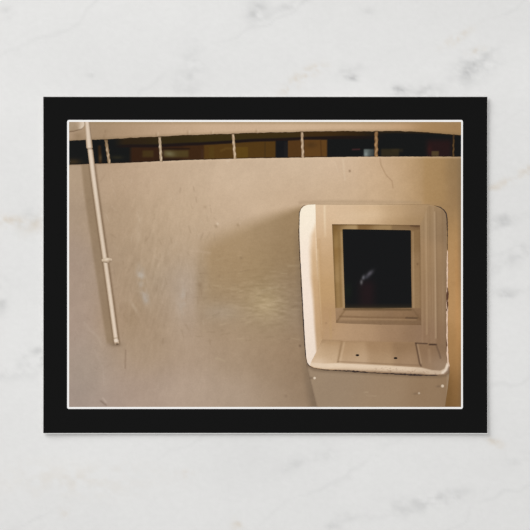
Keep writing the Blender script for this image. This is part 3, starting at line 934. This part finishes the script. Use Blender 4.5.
# ---- window
def paint_frame(x, y):
    c = np.zeros((len(x), 3)) + (176, 144, 102)
    # left jamb
    lj = interp(y, [(224, 332.2), (322, 336)])
    s = (x - lj)
    L = 1 - sstep(343.5, 346, x)
    cl = field(x, y, [(334, 228, 124, 92, 50), (334, 260, 144, 110, 64), (337, 300, 146, 113, 68), (340, 235, 154, 122, 76), (341, 265, 164, 132, 88),
                      (343, 300, 168, 137, 96)], 5)
    c = c * (1 - L[:, None]) + cl * L[:, None]
    c = mix(c, (112, 86, 52), 0.55 * (1 - sstep(0.0, 2.2, s)) * (1 - sstep(300, 322, y) * 0.5))
    c = mix(c, (182, 154, 120), 0.5 * stroke(x, y, [(341.4, 232), (343.8, 308)], 1.0, 1.2))
    c = mix(c, (126, 98, 62), 0.45 * stroke(x, y, [(338.6, 232), (341, 306)], 1.0, 1.5))
    # right jamb
    R = sstep(409.5, 411.5, x)
    cr = field(x, y, [(414, 235, 142, 112, 76), (418, 235, 134, 104, 70), (415, 270, 152, 121, 86), (419, 270, 146, 116, 82), (416, 300, 150, 120, 86)], 8)
    c = c * (1 - R[:, None]) + cr * R[:, None]
    c = mix(c, (192, 162, 124), 0.45 * stroke(x, y, [(412.9, 232), (413.8, 308)], 0.8, 1.0))
    c = mix(c, (116, 88, 60), 0.30 * stroke(x, y, [(419.6, 226), (420.4, 322)], 0.8, 1.2))
    for px, py in ((417.5, 264), (414.5, 228)):
        c = mix(c, (92, 66, 44), 0.55 * blob(x, y, px, py, 0.9, 1.0))
    # head
    H = (1 - sstep(229.4, 230.6, y)) * sstep(333, 342, x) * 1.0
    ch = field(x, y, [(340, 225, 122, 92, 56), (370, 225, 130, 98, 60), (410, 225.5, 122, 92, 62), (345, 228.6, 172, 142, 100), (375, 228.6, 160, 130, 90),
                      (408, 229, 140, 112, 78)], 3.5)
    c = c * (1 - H[:, None]) + ch * H[:, None]
    c = mix(c, (92, 66, 38), 0.55 * (1 - sstep(224.3, 226.4, y)))
    c = mix(c, (74, 50, 34), 0.6 * stroke(x, y, [(411, 225.5), (416, 226.2), (419, 226.0)], 1.2, 1.4))
    # sill, stepped
    B = sstep(307.4, 308.6, y)
    k = interp(x, [(336, 0.0), (421, 1.0)])
    cb = field(x, y, [(345, 314, 176, 143, 108), (375, 313.5, 160, 129, 96), (405, 313.5, 148, 117, 86), (345, 319, 142, 112, 84), (380, 320, 134, 105, 78),
                      (412, 321, 126, 97, 70)], 8)
    c = c * (1 - B[:, None]) + cb * B[:, None]
    c = mix(c, (96, 74, 48), 0.75 * stroke(x, y, [(344, 309.4), (411, 309.6)], 1.2, 1.2))
    c = mix(c, (120, 92, 64), 0.70 * stroke(x, y, [(340, 316.4), (370, 317.4), (418, 317.8)], 0.8, 1.2))
    c = mix(c, (60, 44, 32), 0.6 * stroke(x, y, [(406, 317.9), (417, 318.2)], 0.7, 1.0))
    c = mix(c, (190, 158, 122), 0.35 * stroke(x, y, [(340, 318.6), (416, 319.8)], 0.6, 1.0))
    c = mix(c, (128, 102, 76), 0.45 * sstep(319.6, 322, y) * (1 - sstep(323.4, 324.4, y)))
    c = mix(c, (120, 92, 60), 0.55 * stroke(x, y, [(336.5, 322), (345, 310)], 0.8, 1.2))
    c = mix(c, (110, 84, 58), 0.45 * stroke(x, y, [(413, 309.5), (420.5, 320)], 0.8, 1.2))
    return c + 4 * vnoise(x / 1.8, y / 1.8, 161)[:, None]


film('window_frame', [(332.0, 224.2), (370, 224.4), (420.0, 225.2), (420.6, 270), (421.2, 325.0), (380, 324.6), (350, 323.6), (336.0, 322.8), (334.2, 280)],
     paint_frame, 9, photo, 0.8, label='recessed olive-tan frame of the small window')


def paint_pane(x, y):
    c = np.zeros((len(x), 3)) + (21.5, 22, 23)
    c = mix(c, (44, 26, 28), 0.6 * box(x, y, 359, 282, 374, 312, 12) * 0.8)
    c = mix(c, (40, 24, 28), 0.3 * blob(x, y, 368, 292, 5, 12))
    c = mix(c, (26, 34, 24), 0.6 * blob(x, y, 348, 291, 4, 8))
    c = mix(c, (96, 92, 100), 0.85 * blob(x, y, 369.6, 273.6, 4.4, 2.0, -0.75))
    c = mix(c, (110, 108, 114), 0.85 * blob(x, y, 363.4, 277.6, 1.5, 2.4, 0.2))
    c = mix(c, (112, 108, 110), 0.85 * blob(x, y, 361.4, 282.2, 1.3, 2.4, 0.0))
    c = mix(c, (70, 70, 78), 0.6 * blob(x, y, 366.5, 277.0, 2.4, 1.8, -0.5))
    c = mix(c, (92, 74, 48), 0.75 * sstep(306.0, 308.2, y))
    c = mix(c, (40, 34, 26), 0.7 * sstep(302.5, 306.5, y) * (1 - sstep(306.5, 307.2, y)))
    c = mix(c, (58, 50, 38), 0.6 * (1 - sstep(0.2, 1.2, x - interp(y, [(229, 342.2), (308, 345)]))))
    return c


film('window_pane', [(342.4, 229.6), (343.2, 229.1), (376, 229.6), (410.2, 230.1), (410.9, 230.8), (411.2, 270), (411.8, 308.0), (378, 308.6), (344.9, 308.3), (343.6, 270)],
     paint_pane, 10, photo, 0.7, label='almost black window pane with a faint grey reflection')


# ---- screws and bolts
def disc(cx, cy, rx, ry, n=14):
    return [(cx + rx * math.cos(2 * math.pi * k / n), cy + ry * math.sin(2 * math.pi * k / n)) for k in range(n)]


for cx, cy, lab in ((357.4, 355.2, 'dark screw hole on the left of the shelf'), (395.5, 358.1, 'dark screw hole on the right of the shelf')):
    film('screw_hole', disc(cx, cy, 1.9, 1.05), lambda x, y: np.zeros((len(x), 3)) + (30, 22, 20), 10, photo, 0.5, label=lab)
for cx, cy, r, rgb, lab in ((314.5, 378.1, 1.5, (236, 220, 198), 'bright bolt head at the top left of the apron'),
                            (442.4, 386.0, 1.7, (232, 212, 188), 'bright bolt head at the right of the apron'),
                            (419.0, 393.2, 1.2, (188, 166, 142), 'dull bolt head low on the right of the apron')):
    film('bolt_head', disc(cx, cy, r, r * 0.95),
         lambda x, y, cx=cx, cy=cy, r=r, rgb=rgb: mix(np.zeros((len(x), 3)) + (178, 156, 132), rgb, blob(x, y, cx + 0.2, cy - 0.1, r * 0.8, r * 0.8)), 8, photo, 0.5, label=lab)

# ================================================================ LIGHT
w = bpy.data.worlds.new('soft_studio')
scene.world = w
w.use_nodes = True
bg = w.node_tree.nodes['Background']
bg.inputs['Color'].default_value = (1.0, 1.0, 1.0, 1)
bg.inputs['Strength'].default_value = 0.60


def area_light(name, loc, size, power, target=(0, 0, 0)):
    l = bpy.data.lights.new(name, 'AREA')
    l.shape = 'SQUARE'
    l.size = size
    l.energy = power
    o = bpy.data.objects.new(name, l)
    o.location = loc
    d = Vector(target) - Vector(loc)
    o.rotation_euler = d.to_track_quat('-Z', 'Y').to_euler()
    col.objects.link(o)
    return o


area_light('softbox_lamp', (-1.15, 1.15, 1.05), 1.35, 28.0)

# ================================================================ CAMERA
cam = bpy.data.cameras.new('camera')
co = bpy.data.objects.new('camera', cam)
col.objects.link(co)
D = 0.60
co.location = ((265 - CX) * U, (CY - 265) * U, T + D)
co.rotation_euler = (0, 0, 0)
cam.sensor_fit = 'HORIZONTAL'
cam.sensor_width = 36
cam.lens = 36 * D / (530 * U)
cam.clip_start = 0.01
scene.camera = co
vs = scene.view_settings
scene.display_settings.display_device = 'sRGB'
vs.view_transform = 'Standard'
vs.look = 'None'
vs.exposure = 0
vs.gamma = 1
vs.use_curve_mapping = False
